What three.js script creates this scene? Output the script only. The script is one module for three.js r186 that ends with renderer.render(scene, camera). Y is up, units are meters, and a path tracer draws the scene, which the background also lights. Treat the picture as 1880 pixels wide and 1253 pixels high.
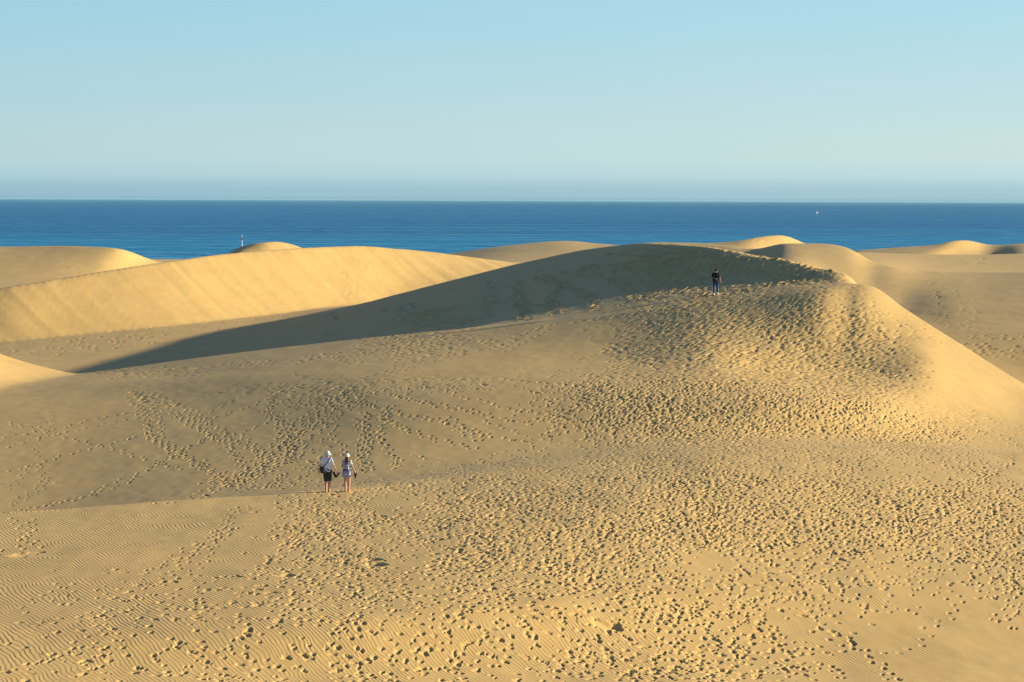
import * as THREE from 'three';
import { MarchingCubes } from 'three/addons/objects/MarchingCubes.js';
import { mergeGeometries, mergeVertices } from 'three/addons/utils/BufferGeometryUtils.js';

// ---------------------------------------------------------------- camera, sky, sun, exposure
const SEA = 0, EYE = 25;                        // sea level and eye height in metres
const PW = 1880, PH = 1253, FP = 3655;          // the photograph's pixels and focal length
const scene = new THREE.Scene();
const camera = new THREE.PerspectiveCamera(2 * Math.atan(PH / 2 / FP) * 180 / Math.PI, PW / PH, 1, 60000);
camera.position.set(0, EYE, 0);
camera.rotation.set(-Math.atan(259.5 / FP), 0, 0.0037, 'XYZ');
camera.updateMatrixWorld(true);

const renderer = new THREE.WebGLRenderer({ antialias: true });
renderer.toneMapping = THREE.LinearToneMapping;
renderer.toneMappingExposure = 2.12;
renderer.shadowMap.enabled = true;

const SUN_EL = 12.2 * Math.PI / 180, SUN_BACK = -11 * Math.PI / 180;   // low sun, right of the view and a little ahead
const sunDir = new THREE.Vector3(Math.cos(SUN_EL) * Math.cos(SUN_BACK), Math.sin(SUN_EL), Math.cos(SUN_EL) * Math.sin(SUN_BACK));
const sun = new THREE.DirectionalLight(new THREE.Color().setRGB(1.0, 0.82, 0.52), 5);
sun.position.copy(sunDir).multiplyScalar(600).add(new THREE.Vector3(0, 10, -150));
sun.target.position.set(0, 10, -150);
sun.castShadow = true;
sun.shadow.radius = 1.2;
sun.shadow.mapSize.set(4096, 4096);
Object.assign(sun.shadow.camera, { left: -260, right: 260, top: 160, bottom: -160, near: 10, far: 1400 });
scene.add(sun, sun.target);

{ // clear evening sky: hazy pale band over the horizon, deep blue overhead, paler towards the sun
  const W = 256, H = 2048, a = new Float32Array(W * H * 4);
  const stops = [ // elevation in degrees, linear colour
    [0, .144, .237, .285], [.3, .157, .252, .294], [.75, .211, .306, .331], [1.15, .231, .320, .332], [1.8, .231, .321, .334], [3.2, .207, .315, .347], [5.0, .180, .306, .359], [6.0, .171, .299, .364], [10, .128, .237, .337],
    [20, .076, .148, .271], [40, .041, .083, .194], [90, .024, .049, .141]];
  for (let j = 0; j < H; j++) {
    const el = (j + .5) / H * 180 - 90;
    let c;
    if (el <= 0) c = [.105, .18, .225];
    else { let k = 0; while (k < stops.length - 2 && stops[k + 1][0] < el) k++; const A = stops[k], B = stops[k + 1]; let t = (el - A[0]) / (B[0] - A[0]); t = t * t * (3 - 2 * t) * .5 + t * .5; c = [1, 2, 3].map(i => A[i] + (B[i] - A[i]) * t); }
    for (let i = 0; i < W; i++) {
      const az = ((i + .5) / W - .5) * 2 * Math.PI;                    // three.js equirect: u = atan2(z, x) / 2pi + 0.5
      const cg = Math.cos(el * Math.PI / 180) * Math.cos(az - Math.atan2(sunDir.z, sunDir.x));
      const g = el > 0 ? 1 + .25 * cg + .25 * Math.pow(Math.max(0, cg), 6) : 1;
      const o = (j * W + i) * 4;
      a[o] = c[0] * g * (el > 0 ? 1 + .16 * cg : 1); a[o + 1] = c[1] * g; a[o + 2] = c[2] * g * (el > 0 ? 1 - .10 * cg : 1); a[o + 3] = 1;
    }
  }
  const sky = new THREE.DataTexture(a, W, H, THREE.RGBAFormat, THREE.FloatType);
  sky.mapping = THREE.EquirectangularReflectionMapping; sky.magFilter = sky.minFilter = THREE.LinearFilter; sky.needsUpdate = true;
  scene.background = sky; scene.environment = sky;
}

// ---------------------------------------------------------------- helpers
function rng(seed) { let a = seed >>> 0; return () => { a = (a + 0x6D2B79F5) | 0; let t = Math.imul(a ^ (a >>> 15), 1 | a); t = (t + Math.imul(t ^ (t >>> 7), 61 | t)) ^ t; return ((t ^ (t >>> 14)) >>> 0) / 4294967296; }; }
const clamp = (x, a, b) => x < a ? a : x > b ? b : x;
const sstep = (a, b, x) => { const t = clamp((x - a) / (b - a), 0, 1); return t * t * (3 - 2 * t); };
const lerp = (a, b, t) => a + (b - a) * t;
const PERM = (() => { const p = new Float32Array(65536), r = rng(71); for (let i = 0; i < 65536; i++) p[i] = r() * 2 - 1; return p; })();
function vn(x, y) { // value noise
  const xi = Math.floor(x), yi = Math.floor(y), fx = x - xi, fy = y - yi, u = fx * fx * (3 - 2 * fx), v = fy * fy * (3 - 2 * fy);
  const a = PERM[(xi & 255) | ((yi & 255) << 8)], b = PERM[((xi + 1) & 255) | ((yi & 255) << 8)], c = PERM[(xi & 255) | (((yi + 1) & 255) << 8)], d = PERM[((xi + 1) & 255) | (((yi + 1) & 255) << 8)];
  return a + (b - a) * u + (c - a) * v + (a - b - c + d) * u * v;
}
const fbm = (x, y, n = 3) => { let s = 0, a = 1, t = 0; for (let i = 0; i < n; i++) { s += a * vn(x + i * 17.3, y - i * 9.1); t += a; a *= .5; x *= 2.03; y *= 2.03; } return s / t; };
// a sight line through a point of the picture: side and fall per metre of depth
const M = camera.matrixWorld.elements;
function sight(u, v) {
  const a = (u - PW / 2) / FP, b = (PH / 2 - v) / FP;
  const x = M[0] * a + M[4] * b - M[8], y = M[1] * a + M[5] * b - M[9], z = M[2] * a + M[6] * b - M[10];
  return [x / -z, y / -z];
}
function pchip(xs, ys) {
  const n = xs.length, h = [], dl = [], m = new Array(n).fill(0);
  for (let i = 0; i < n - 1; i++) { h[i] = xs[i + 1] - xs[i]; dl[i] = (ys[i + 1] - ys[i]) / h[i]; }
  for (let i = 1; i < n - 1; i++) if (dl[i - 1] * dl[i] > 0) { const w1 = 2 * h[i] + h[i - 1], w2 = h[i] + 2 * h[i - 1]; m[i] = (w1 + w2) / (w1 / dl[i - 1] + w2 / dl[i]); }
  m[0] = dl[0]; m[n - 1] = dl[n - 2];
  return x => {
    if (x <= xs[0]) return ys[0]; if (x >= xs[n - 1]) return ys[n - 1];
    let i = 0; while (xs[i + 1] < x) i++;
    const t = (x - xs[i]) / h[i], t2 = t * t, t3 = t2 * t;
    return ys[i] * (2 * t3 - 3 * t2 + 1) + m[i] * h[i] * (t3 - 2 * t2 + t) + ys[i + 1] * (3 * t2 - 2 * t3) + m[i + 1] * h[i] * (t3 - t2);
  };
}

// ---------------------------------------------------------------- the dunes: crest, foot and trough lines surveyed across the view
// [u, v, depth]: a point seen at u, v; v below zero: that many metres below the eye. sharp: crest or foot with an edge
const LINES = [
  { n: 'stand', p: [[-900, -2.0, 3], [2800, -2.0, 3]], sharp: 0 },
  { n: 'stand_slope', p: [[-900, -9.5, 28], [2800, -9.3, 28]], sharp: 0 },
  { n: 'bottom', p: [[-900, -11.4, 48], [0, -12.2, 50.2], [600, -12.95, 53.3], [1000, -13.6, 56], [1400, -14.3, 59], [1880, -15.0, 61.7], [2800, -16.4, 66]], sharp: 0 },
  { n: 'hollow', p: [[-900, -11.4, 55], [0, 1150, 55.5], [500, 1140, 57], [900, 1110, 61], [1300, 1080, 67], [1880, 1050, 75], [2800, -15.5, 80]], sharp: 0 },
  { n: 'near_crest', p: [[-900, -11.9, 74], [0, 940, 75.5], [300, 922, 78.3], [600, 904, 81.3], [800, 885, 84.3], [1000, 860, 88], [1300, 830, 93], [1600, 825, 97], [1880, 835, 100], [2800, -14.3, 103]], sharp: [[0, .5], [600, .2], [1000, 0]] },
  { n: 'near_trough', p: [[-900, -14.2, 80], [0, -14.1, 83], [300, -13.45, 86], [600, -12.85, 89], [800, -12.5, 91.5], [1000, -12.2, 95], [1300, -11.9, 99], [1600, -12.5, 103.5], [1880, -13.4, 107.5], [2800, -15, 110]], sharp: 0 },
  { n: 'strip_foot', p: [[-900, -13, 116], [0, 745, 117], [250, 737, 116], [500, 727, 113.5], [750, 716, 111], [1000, 712, 110], [1200, 718, 108.5], [1400, 728, 108], [1600, 738, 110.5], [1750, 765, 114], [1880, 785, 115.5], [2800, -14.8, 117]], sharp: 0 },
  { n: 'strip_top', p: [[-900, -12.6, 126], [0, 712, 126.5], [250, 700, 124.5], [500, 687, 121], [700, 676, 119.8], [900, 667, 120], [1100, 662, 120], [1300, 662, 118], [1400, 672, 118.7], [1500, 680, 120], [1600, 684, 120.5], [1690, 683, 120.6], [1750, 705, 120.9], [1810, 727, 121.4], [1880, 746, 122.2], [2800, -15.5, 124]], sharp: [[250, 0], [1300, .2], [1500, .3], [1640, .4], [1700, .6], [1880, .7]] },
  { n: 'hill_crest', p: [[-900, -13.4, 139], [0, 702, 138], [120, 690, 137.5], [200, 680, 137.5], [300, 666, 137.5], [500, 640, 137.5], [700, 618, 137], [900, 600, 136], [1100, 580, 135], [1300, 560, 133.5], [1400, 548, 133.5], [1500, 532, 134], [1580, 522, 136], [1600, 525, 136], [1660, 566, 134], [1760, 630, 130.6], [1880, 705, 127.2], [2050, 790, 125], [2800, -17, 125]], sharp: [[-900, .2], [120, .4], [300, .7], [900, .8], [1300, .6], [1500, 0], [1585, .5], [1660, 1], [2050, 1]] },
  { n: 'shade_trough', p: [[-900, -16.2, 155], [0, -16.2, 155], [300, -15.6, 155], [480, -14.0, 153], [700, -11.5, 151], [900, -9.1, 150], [1100, -7.15, 149], [1200, -6.45, 148], [1300, -5.95, 146], [1400, -5.75, 142], [1500, -5.65, 138.6], [1560, -5.55, 137.6], [1600, -6.6, 140], [1660, -9.5, 141], [1760, -12.6, 140], [1880, -13.8, 138], [2800, -16.5, 136]], sharp: 0 },
  { n: 'dark_crest', p: [[-900, -15, 175], [0, -15, 180], [300, -14.4, 190], [500, -13.6, 203], [640, 566, 218], [750, 536, 218], [900, 497, 214], [1000, 474, 210], [1100, 455, 201], [1200, 447, 180], [1300, 454, 161], [1380, 467, 152.5], [1450, 480, 147], [1520, 495, 142], [1565, 511, 140.5], [1610, -8.2, 146], [1660, -10.4, 149], [1760, -12.3, 149], [1880, -12.9, 148], [2800, -14, 147]], sharp: [[0, 0], [500, 0], [700, .2], [1100, .15], [1300, .5], [1500, .7], [1600, 0]] },
  { n: 'slip_foot', p: [[-900, -14.5, 190], [-300, 668, 194], [0, 630, 201], [150, 614, 206.5], [300, 600, 213], [500, 578, 227], [640, 561, 239], [750, -12.6, 247], [900, -12, 250], [1100, -9.0, 242], [1200, -7.6, 236], [1300, -7.2, 220], [1380, -6.6, 202], [1450, -6.7, 192], [1530, -8.7, 180], [1580, -9.7, 175], [1640, -10.2, 172], [1700, -10.5, 168], [1760, 608, 164], [1880, 612, 162], [2800, -10.4, 158]], sharp: [[0, .8], [640, .8], [900, 0], [1690, 0], [1800, .4]] },
  { n: 'slip_crest', p: [[-900, -9.5, 202], [-300, 575, 206], [0, 530, 212], [150, 505, 219], [300, 482, 228], [450, 463, 240], [560, 455, 249], [640, 452, 256], [720, 456, 262], [800, 464, 268], [900, 477, 275], [960, 484, 279], [1100, -7.6, 280], [1200, 445, 272], [1300, 447, 262], [1380, 458, 240], [1440, 447, 226], [1510, 447, 224], [1560, 456, 220], [1600, 481, 214], [1640, 490, 210], [1700, 498, 210], [1790, 500, 209], [1880, 500, 206], [2200, 480, 198], [2800, 470, 190]], sharp: [[0, 1], [640, 1], [800, .7], [960, .5], [1200, .3], [1440, .5], [1600, .8], [1880, .8]] },
  { n: 'far_trough', p: [[-900, -12, 285], [0, -12.7, 290], [180, -12.6, 305], [240, -12.6, 318], [300, -12.5, 320], [640, -12, 320], [800, -11.0, 318], [900, -9.9, 312], [1100, -9.2, 312], [1300, -8.3, 302], [1370, -8.7, 308], [1440, -9.4, 318], [1480, -9.7, 318], [1600, -10, 285], [1700, -10.9, 298], [1880, -11.3, 305], [2800, -11.3, 310]], sharp: 0 },
  { n: 'far_crest', p: [[-900, -8.4, 340], [0, 453, 338], [140, 452, 334], [215, 456, 332], [250, 466, 338], [285, 480, 343], [340, -11.4, 345], [640, -11.4, 380], [780, 472, 372], [850, 462, 370], [950, 449, 365], [1045, 442, 365], [1090, 447, 360], [1150, 451, 350], [1300, 447, 330], [1365, 441, 327], [1400, 434, 332], [1440, 431, 338], [1470, 444, 345], [1530, 461, 348], [1600, 464, 350], [1780, 468, 350], [1880, 466, 350], [2800, 462, 355]], sharp: [[0, .6], [215, .9], [950, .6], [1300, .5], [1440, .9], [1880, .8]] },
  { n: 'outer_trough', p: [[-900, -15, 420], [400, -15, 425], [470, -14.6, 458], [560, -14.6, 462], [650, -15, 430], [1000, -14.5, 425], [1500, -14, 420], [1700, -13, 430], [1750, -12.8, 452], [1820, -12.8, 456], [1880, -13, 430], [2800, -13, 410]], sharp: 0 },
  { n: 'outer_crest', p: [[-900, -17, 480], [380, -16.5, 480], [430, 457, 474], [485, 445, 474], [505, 443, 479], [550, 453, 486], [610, -15.5, 488], [1000, -16, 490], [1500, -15, 480], [1560, 462, 468], [1640, 455, 466], [1725, 449, 464], [1755, 441, 468], [1785, 441, 475], [1805, 449, 480], [1830, 451, 478], [1880, 447, 475], [2800, 446, 480]], sharp: .7 },
  { n: 'beach_top', p: [[-900, -21, 620], [2800, -21, 620]], sharp: 0 },
  { n: 'beach', p: [[-900, -24.6, 800], [2800, -24.6, 800]], sharp: 0 },
  { n: 'seabed', p: [[-900, -28, 1000], [2800, -28, 1000]], sharp: 0 },
];
const curves = LINES.map(L => {
  const pts = L.p.map(([u, v, d]) => { if (v < 0) { const s = sight(u, 365 - v * FP / d); return [s[0], d, EYE + v]; } const s = sight(u, v); return [s[0], d, EYE + s[1] * d]; });
  const xs = pts.map(p => p[0]);
  const sh = Array.isArray(L.sharp) ? L.sharp : [[0, L.sharp], [1000, L.sharp]];
  return { d: pchip(xs, pts.map(p => p[1])), y: pchip(xs, pts.map(p => p[2])), c: pchip(sh.map(q => (q[0] - PW / 2) / FP), sh.map(q => q[1])) };
});
const NK = curves.length;
const lineDepth = Object.fromEntries(LINES.map((L, i) => [L.n, s => curves[i].d(s)]));
function makeColumn(s) { // the profile of the dunes along one sight line
  const d = [], y = [], a = [], b = [];
  for (let k = 0; k < NK; k++) { d[k] = curves[k].d(s); y[k] = curves[k].y(s); if (k && d[k] <= d[k - 1] + .5) d[k] = d[k - 1] + .5; }
  for (let k = 0; k < NK; k++) {
    const L = k ? (y[k] - y[k - 1]) / (d[k] - d[k - 1]) : 0, R = k < NK - 1 ? (y[k + 1] - y[k]) / (d[k + 1] - d[k]) : 0;
    let m = 0;
    if (k === 0) m = R; else if (k === NK - 1) m = L;
    else if (L * R > 0) { const h0 = d[k] - d[k - 1], h1 = d[k + 1] - d[k], w1 = 2 * h1 + h0, w2 = h1 + 2 * h0; m = (w1 + w2) / (w1 / L + w2 / R); }
    const c = curves[k].c(s);
    a[k] = lerp(m, L, c); b[k] = lerp(m, R, c);
  }
  return { d, y, a, b };
}
function columnAt(c, x, from = 0) {
  const { d, y, a, b } = c;
  if (x <= d[0]) return y[0]; if (x >= d[NK - 1]) return y[NK - 1];
  let i = from; while (d[i + 1] < x) i++;
  const h = d[i + 1] - d[i], t = (x - d[i]) / h, t2 = t * t, t3 = t2 * t;
  return y[i] * (2 * t3 - 3 * t2 + 1) + b[i] * h * (t3 - 2 * t2 + t) + y[i + 1] * (3 * t2 - 2 * t3) + a[i + 1] * h * (t3 - t2);
}

// grid: columns fan out from the viewpoint so that the sheet is fine where it is near
const cols = [];
{
  const S0 = .275, n = 1200;
  let s = -S0, st = .0005; const left = [];
  while (s > -.75) { st *= 1.13; s -= st; left.push(s); }
  cols.push(...left.reverse());
  for (let i = 0; i <= n; i++) cols.push(-S0 + 2 * S0 * i / n);
  s = S0; st = .0005; while (s < .75) { st *= 1.13; s += st; cols.push(s); }
}
const DENSE0 = cols.findIndex(s => s >= -.2750001), DS = .55 / 1200;
const rows = [];
{
  let d = 3;
  while (d < 1000) {
    rows.push(d);
    d += d < 40 ? 1.2 : d < 49.5 ? .3 : d < 66 ? .062 : d < 96 ? .09 : d < 112 ? .115 : d < 140 ? .13 : d < 180 ? .23 : d < 290 ? .68 : d < 400 ? .9 : d < 500 ? 1.3 : 6;
  }
  rows.push(1000);
}
const NC = cols.length, NR = rows.length;
const Hgt = new Float32Array(NC * NR);
const dep = new Float32Array(NC * NR);          // trodden relief, added on top
{
  const C = cols.map(makeColumn), sigOf = k => k < 7 ? .012 : k === 7 ? .006 : k === 8 ? .0026 : .0036;                 // sand rounds every bend: lines are eased across the view
  const eased = C.map((c, i) => ({ d: new Float64Array(NK), y: new Float64Array(NK), a: new Float64Array(NK), b: new Float64Array(NK) }));
  for (let q = 0; q < NK; q++) for (let i = 0; i < NC; i++) {
    let wt = 0; const e = eased[i], sig = sigOf(q);
    const add = k => { const gap = (cols[Math.min(NC - 1, k + 1)] - cols[Math.max(0, k - 1)]) / 2, w = gap * Math.exp(-.5 * ((cols[k] - cols[i]) / sig) ** 2), c = C[k]; wt += w; e.d[q] += w * c.d[q]; e.y[q] += w * c.y[q]; e.a[q] += w * c.a[q]; e.b[q] += w * c.b[q]; };
    for (let k = i; k >= 0 && cols[i] - cols[k] < 3 * sig; k--) add(k);
    for (let k = i + 1; k < NC && cols[k] - cols[i] < 3 * sig; k++) add(k);
    e.d[q] /= wt; e.y[q] /= wt; e.a[q] /= wt; e.b[q] /= wt;
  }
  for (let i = 0; i < NC; i++) {
    const c = eased[i]; let k = 0;
    for (let j = 0; j < NR; j++) { const d = rows[j]; while (k < NK - 2 && c.d[k + 1] < d) k++; let h = columnAt(c, d, k); const x = cols[i] * d;
      if (d > 112 && d < 175 && x < -24) { // the nose of a dune that lies off to the left
        const t = ((d < 138 ? -30.4 - .17 * (138 - d) : -30.4 - .75 * (d - 138)) - x) * .38; h += Math.min(5, .16 * Math.log(1 + Math.exp(t / .16))) * sstep(112, 122, d);
      }
      Hgt[j * NC + i] = h; }
  }
}
const rowAt = (() => { // depth -> row number
  const tab = new Int32Array(10001); let j = 0; for (let i = 0; i <= 10000; i++) { while (j < NR - 1 && rows[j + 1] <= i / 10) j++; tab[i] = j; }
  return d => { let k = tab[clamp(Math.floor(d * 10), 0, 10000)]; while (k < NR - 1 && rows[k + 1] <= d) k++; return k; };
})();
function heightOf(x, d, withPrints = false) {
  const s = x / d, f = clamp((s - cols[DENSE0]) / DS, 0, 1199.99), i = Math.floor(f), fx = f - i, j = Math.min(rowAt(d), NR - 2), fy = clamp((d - rows[j]) / (rows[j + 1] - rows[j]), 0, 1), o = j * NC + DENSE0 + i;
  const g = q => Hgt[q] + (withPrints ? dep[q] : 0);
  return lerp(lerp(g(o), g(o + 1), fx), lerp(g(o + NC), g(o + NC + 1), fx), fy);
}
// where the sight line through u, v meets the sand (searched between two depths)
function ground(u, v, d0 = 44, d1 = 480) {
  const [s, t] = sight(u, v);
  for (let d = d0; d < d1; d += .25) if (heightOf(s * d, d) >= EYE + t * d) {
    let a = d - .25, b = d; for (let k = 0; k < 8; k++) { const m = (a + b) / 2; if (heightOf(s * m, m) >= EYE + t * m) b = m; else a = m; }
    return [s * b, b];
  }
  return null;
}
// ---------------------------------------------------------------- trodden and blown relief
const prints = [];                               // x, depth, heading, length, width, depth of the hole
const R = rng(2024);
function toPixel(x, d, y) {
  const px = x, py = y - EYE, pz = -d;
  const a = M[0] * px + M[1] * py + M[2] * pz, b = M[4] * px + M[5] * py + M[6] * pz, c = -(M[8] * px + M[9] * py + M[10] * pz);
  return [PW / 2 + FP * a / c, PH / 2 - FP * b / c];
}
function step(x, d, hx, hd, deep, size = 1) { prints.push([x, d, hx, hd, (.078 + R() * .045) * size, (.046 + R() * .028) * size, deep * (.45 + R() * .55)]); }
// a walk through points of the picture: left and right feet by turns
function walk(pts, o = {}) {
  const { n = 1, deep = .06, spread = .25, d0 = 44, d1 = 480, stride = .62, size = 1 } = o;
  const w = pts.map(([u, v]) => ground(u, v, d0, d1)).filter(Boolean);
  if (w.length < 2) return;
  for (let k = 0; k < n; k++) {
    const off = (k - (n - 1) / 2) * spread + (R() - .5) * .2, drift = R() * 100; let carry = R() * stride, side = R() < .5 ? 1 : -1;
    for (let i = 0; i < w.length - 1; i++) {
      const [ax, ad] = w[i], [bx, bd] = w[i + 1], L = Math.hypot(bx - ax, bd - ad); if (L < .01) continue;
      const hx = (bx - ax) / L, hd = (bd - ad) / L; let t = carry;
      for (; t < L; t += stride * (.88 + R() * .24)) {
        side = -side; const q = off + side * (.08 + R() * .05) + .35 * vn(t * .25 + drift, i * 3.7 + k);
        const x = ax + hx * t - hd * q, d = ad + hd * t + hx * q, a = (R() - .5) * .5;
        step(x, d, hx * Math.cos(a) - hd * Math.sin(a), hd * Math.cos(a) + hx * Math.sin(a), deep, size);
      }
      carry = t - L;
    }
  }
}
const VAL = { d0: 76, d1: 134, size: 1.05, deep: .095 };
for (const [pts, o] of [
  [[[238, 720], [262, 748], [275, 769], [283, 802], [324, 828], [357, 847], [402, 880], [421, 895]], { n: 3, spread: .35, deep: .109 }],
  [[[242, 722], [328, 765], [387, 802], [428, 821], [450, 858]], { n: 2, spread: .35, deep: .102 }],
  [[[257, 718], [335, 750], [391, 780], [447, 813], [480, 840]], { n: 2, spread: .32 }],
  [[[7, 866], [104, 840], [175, 823], [261, 799]], {}], [[[19, 773], [93, 791], [167, 814], [238, 836], [283, 851], [335, 862]], { deep: .065 }],
  [[[0, 806], [74, 795], [160, 773], [253, 758]], { deep: .065 }], [[[0, 825], [86, 800], [186, 780], [261, 767]], { deep: .058 }],
  [[[33, 938], [112, 921], [167, 907], [238, 877], [335, 828], [395, 799]], { n: 2, spread: .28 }], [[[294, 925], [372, 907], [484, 862], [558, 821]], { n: 3, spread: .42 }],
  [[[700, 713], [633, 746], [558, 799], [503, 843], [447, 888]], { n: 3, spread: .35, deep: .109 }], [[[660, 708], [600, 745], [530, 800], [480, 850], [415, 898]], { n: 3, spread: .42, deep: .102 }],
  [[[502, 713], [498, 750], [514, 784], [528, 813], [545, 850]], { n: 2, spread: .28 }], [[[610, 773], [620, 790], [629, 813], [634, 845]], {}],
  [[[666, 758], [677, 799], [666, 836], [672, 868]], { n: 2, spread: .24 }], [[[324, 743], [409, 720], [465, 709], [512, 705]], { deep: .065 }], [[[387, 758], [420, 740], [465, 717]], { deep: .065 }],
  [[[391, 771], [458, 750], [514, 720]], {}], [[[439, 799], [491, 776], [530, 760]], {}], [[[665, 742], [752, 764], [831, 780], [895, 800], [937, 806], [978, 814]], { n: 2, spread: .24, deep: .094 }],
  [[[690, 700], [758, 697], [847, 696], [927, 697], [991, 704], [1087, 713], [1183, 725]], { n: 2, spread: .35, deep: .102 }], [[[1138, 653], [1131, 685], [1087, 723], [1023, 768], [988, 803]], { n: 2, spread: .28, deep: .102 }],
  [[[1192, 655], [1192, 690], [1199, 720], [1195, 768], [1190, 800]], { n: 3, spread: .42, deep: .102 }], [[[710, 726], [800, 745], [895, 764], [985, 780]], { n: 2, spread: .35 }], [[[800, 710], [851, 733], [895, 739], [959, 755], [1017, 768]], {}],
  [[[710, 745], [704, 784], [707, 816], [720, 838], [717, 863]], { n: 2, spread: .28 }], [[[662, 768], [675, 800], [666, 838], [680, 866]], { n: 2, spread: .21 }], [[[678, 761], [768, 796], [819, 812], [876, 825]], { n: 2, spread: .21 }],
  [[[816, 764], [844, 787], [889, 809]], { n: 2, spread: .28 }], [[[959, 680], [1030, 686], [1112, 693]], { deep: .065 }], [[[953, 675], [955, 710], [1007, 733], [1042, 749]], { n: 2, deep: .043 }], [[[1000, 672], [1040, 705], [1085, 740], [1110, 770]], { n: 2, deep: .043, spread: .28 }],
  [[[819, 860], [895, 835], [960, 822]], { deep: .051 }], [[[650, 890], [768, 874], [905, 857], [1023, 848]], { n: 2, deep: .058 }], [[[870, 770], [960, 800], [1080, 822], [1180, 826]], { deep: .058 }],
  [[[620, 830], [580, 860], [540, 890]], { n: 2, deep: .072 }], [[[10, 900], [60, 860], [70, 800], [100, 740]], { deep: .029 }], [[[20, 930], [90, 890], [60, 850]], { deep: .029, n: 2 }],
  // the band below the shade line
  [[[150, 690], [240, 684], [330, 678], [380, 676]], { n: 3, spread: .63, deep: .116 }], [[[200, 676], [300, 672], [372, 686]], { n: 2, spread: .56, deep: .102 }], [[[402, 668], [440, 664], [486, 672]], { n: 4, spread: .56, deep: .116 }],
  [[[532, 660], [590, 655], [655, 650]], { n: 4, spread: 1, deep: .123 }], [[[560, 668], [600, 648], [650, 668]], { n: 2, spread: .49, deep: .116 }], [[[640, 660], [720, 645], [800, 628], [860, 615]], { n: 5, spread: 1, deep: .109 }], [[[882, 623], [915, 638], [960, 612], [1012, 597]], { n: 2, spread: .35, deep: .102 }],
  [[[923, 646], [975, 623], [1005, 602]], { deep: .102 }], [[[1079, 601], [1102, 631]], { deep: .072 }], [[[1150, 590], [1146, 620], [1136, 650]], { n: 3, spread: .42, deep: .102 }], [[[690, 690], [760, 668], [820, 650]], { n: 3, spread: .63, deep: .072 }],
]) walk(pts, { ...VAL, ...o });
for (const [pts, o] of [ // on the shaded slope and beyond
  [[[945, 508], [952, 530], [956, 549], [971, 590]], { n: 2, spread: .5 }], [[[893, 586], [904, 541], [908, 512]], { n: 2, spread: .5 }], [[[986, 508], [1042, 527], [1083, 545], [1098, 571]], { n: 2, spread: .5 }],
  [[[983, 495], [1053, 504], [1090, 512]], {}], [[[1090, 486], [1124, 512], [1161, 534], [1176, 549]], { n: 2, spread: .6 }], [[[1079, 486], [1061, 508], [1035, 523], [1012, 549], [1031, 575]], { n: 2, spread: .6 }], [[[1160, 480], [1200, 510], [1240, 540]], { n: 3, spread: 1 }],
  [[[1155, 475], [1210, 480], [1290, 490], [1380, 500]], { n: 4, spread: 1.2 }], [[[1200, 550], [1230, 510], [1240, 470]], { n: 3, spread: .9 }], [[[1290, 548], [1275, 520], [1260, 480]], { n: 2, spread: .9 }], [[[1150, 455], [1220, 460], [1300, 470], [1400, 490], [1480, 510]], { n: 4, spread: 1.1 }],
  [[[901, 553], [960, 558], [1040, 566]], {}], [[[700, 590], [760, 575], [830, 570]], { n: 3, spread: 1.2 }], [[[720, 560], [780, 590], [850, 596]], { n: 3, spread: 1 }], [[[600, 620], [620, 590], [610, 575]], { n: 2 }], [[[1330, 545], [1370, 530], [1420, 520], [1500, 520]], { n: 3, spread: .9 }],
  [[[1380, 468], [1420, 478], [1470, 485], [1530, 500], [1570, 515]], { n: 4, spread: .5, deep: .12, size: 1.3 }],
]) walk(pts, { d0: 138, d1: 260, deep: .24, size: 1.8, stride: .66, ...o });
for (const [pts, o] of [
  [[[1716, 518], [1725, 536], [1737, 554], [1731, 576], [1730, 602]], { n: 2, spread: .7, size: 1.1, deep: .1, stride: .7 }], [[[1768, 520], [1774, 545], [1780, 572], [1783, 585], [1770, 606]], { n: 2, spread: .6, size: 1.1, deep: .1, stride: .7 }], [[[1757, 525], [1759, 552], [1766, 580]], { size: 1.1, deep: .07, stride: .7 }], [[[1801, 469], [1803, 480], [1800, 496]], { n: 3, spread: .6 }],
  [[[622, 480], [634, 500], [650, 520], [640, 545]], { n: 2, spread: .8 }], [[[650, 478], [690, 500], [700, 530]], { n: 2, spread: 1 }], [[[818, 488], [826, 505]], { n: 2 }], [[[90, 492], [160, 494]], { n: 2, spread: .8 }],
  [[[10, 640], [200, 620], [400, 598], [560, 580]], { n: 5, spread: 1.7, deep: .09 }], [[[20, 652], [160, 638], [300, 624]], { n: 5, spread: 1.6, deep: .09 }], [[[1770, 640], [1830, 640], [1880, 660]], { n: 4, spread: 1.2 }], [[[1780, 618], [1880, 622]], { n: 2, spread: .8 }],
  [[[1620, 464], [1700, 470], [1780, 472]], { n: 3, spread: 1.2 }], [[[1400, 440], [1380, 452], [1350, 462]], { n: 2, spread: 1 }],
]) walk(pts, { d0: 150, d1: 480, deep: .12, size: 1.5, stride: .8, ...o });
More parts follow.
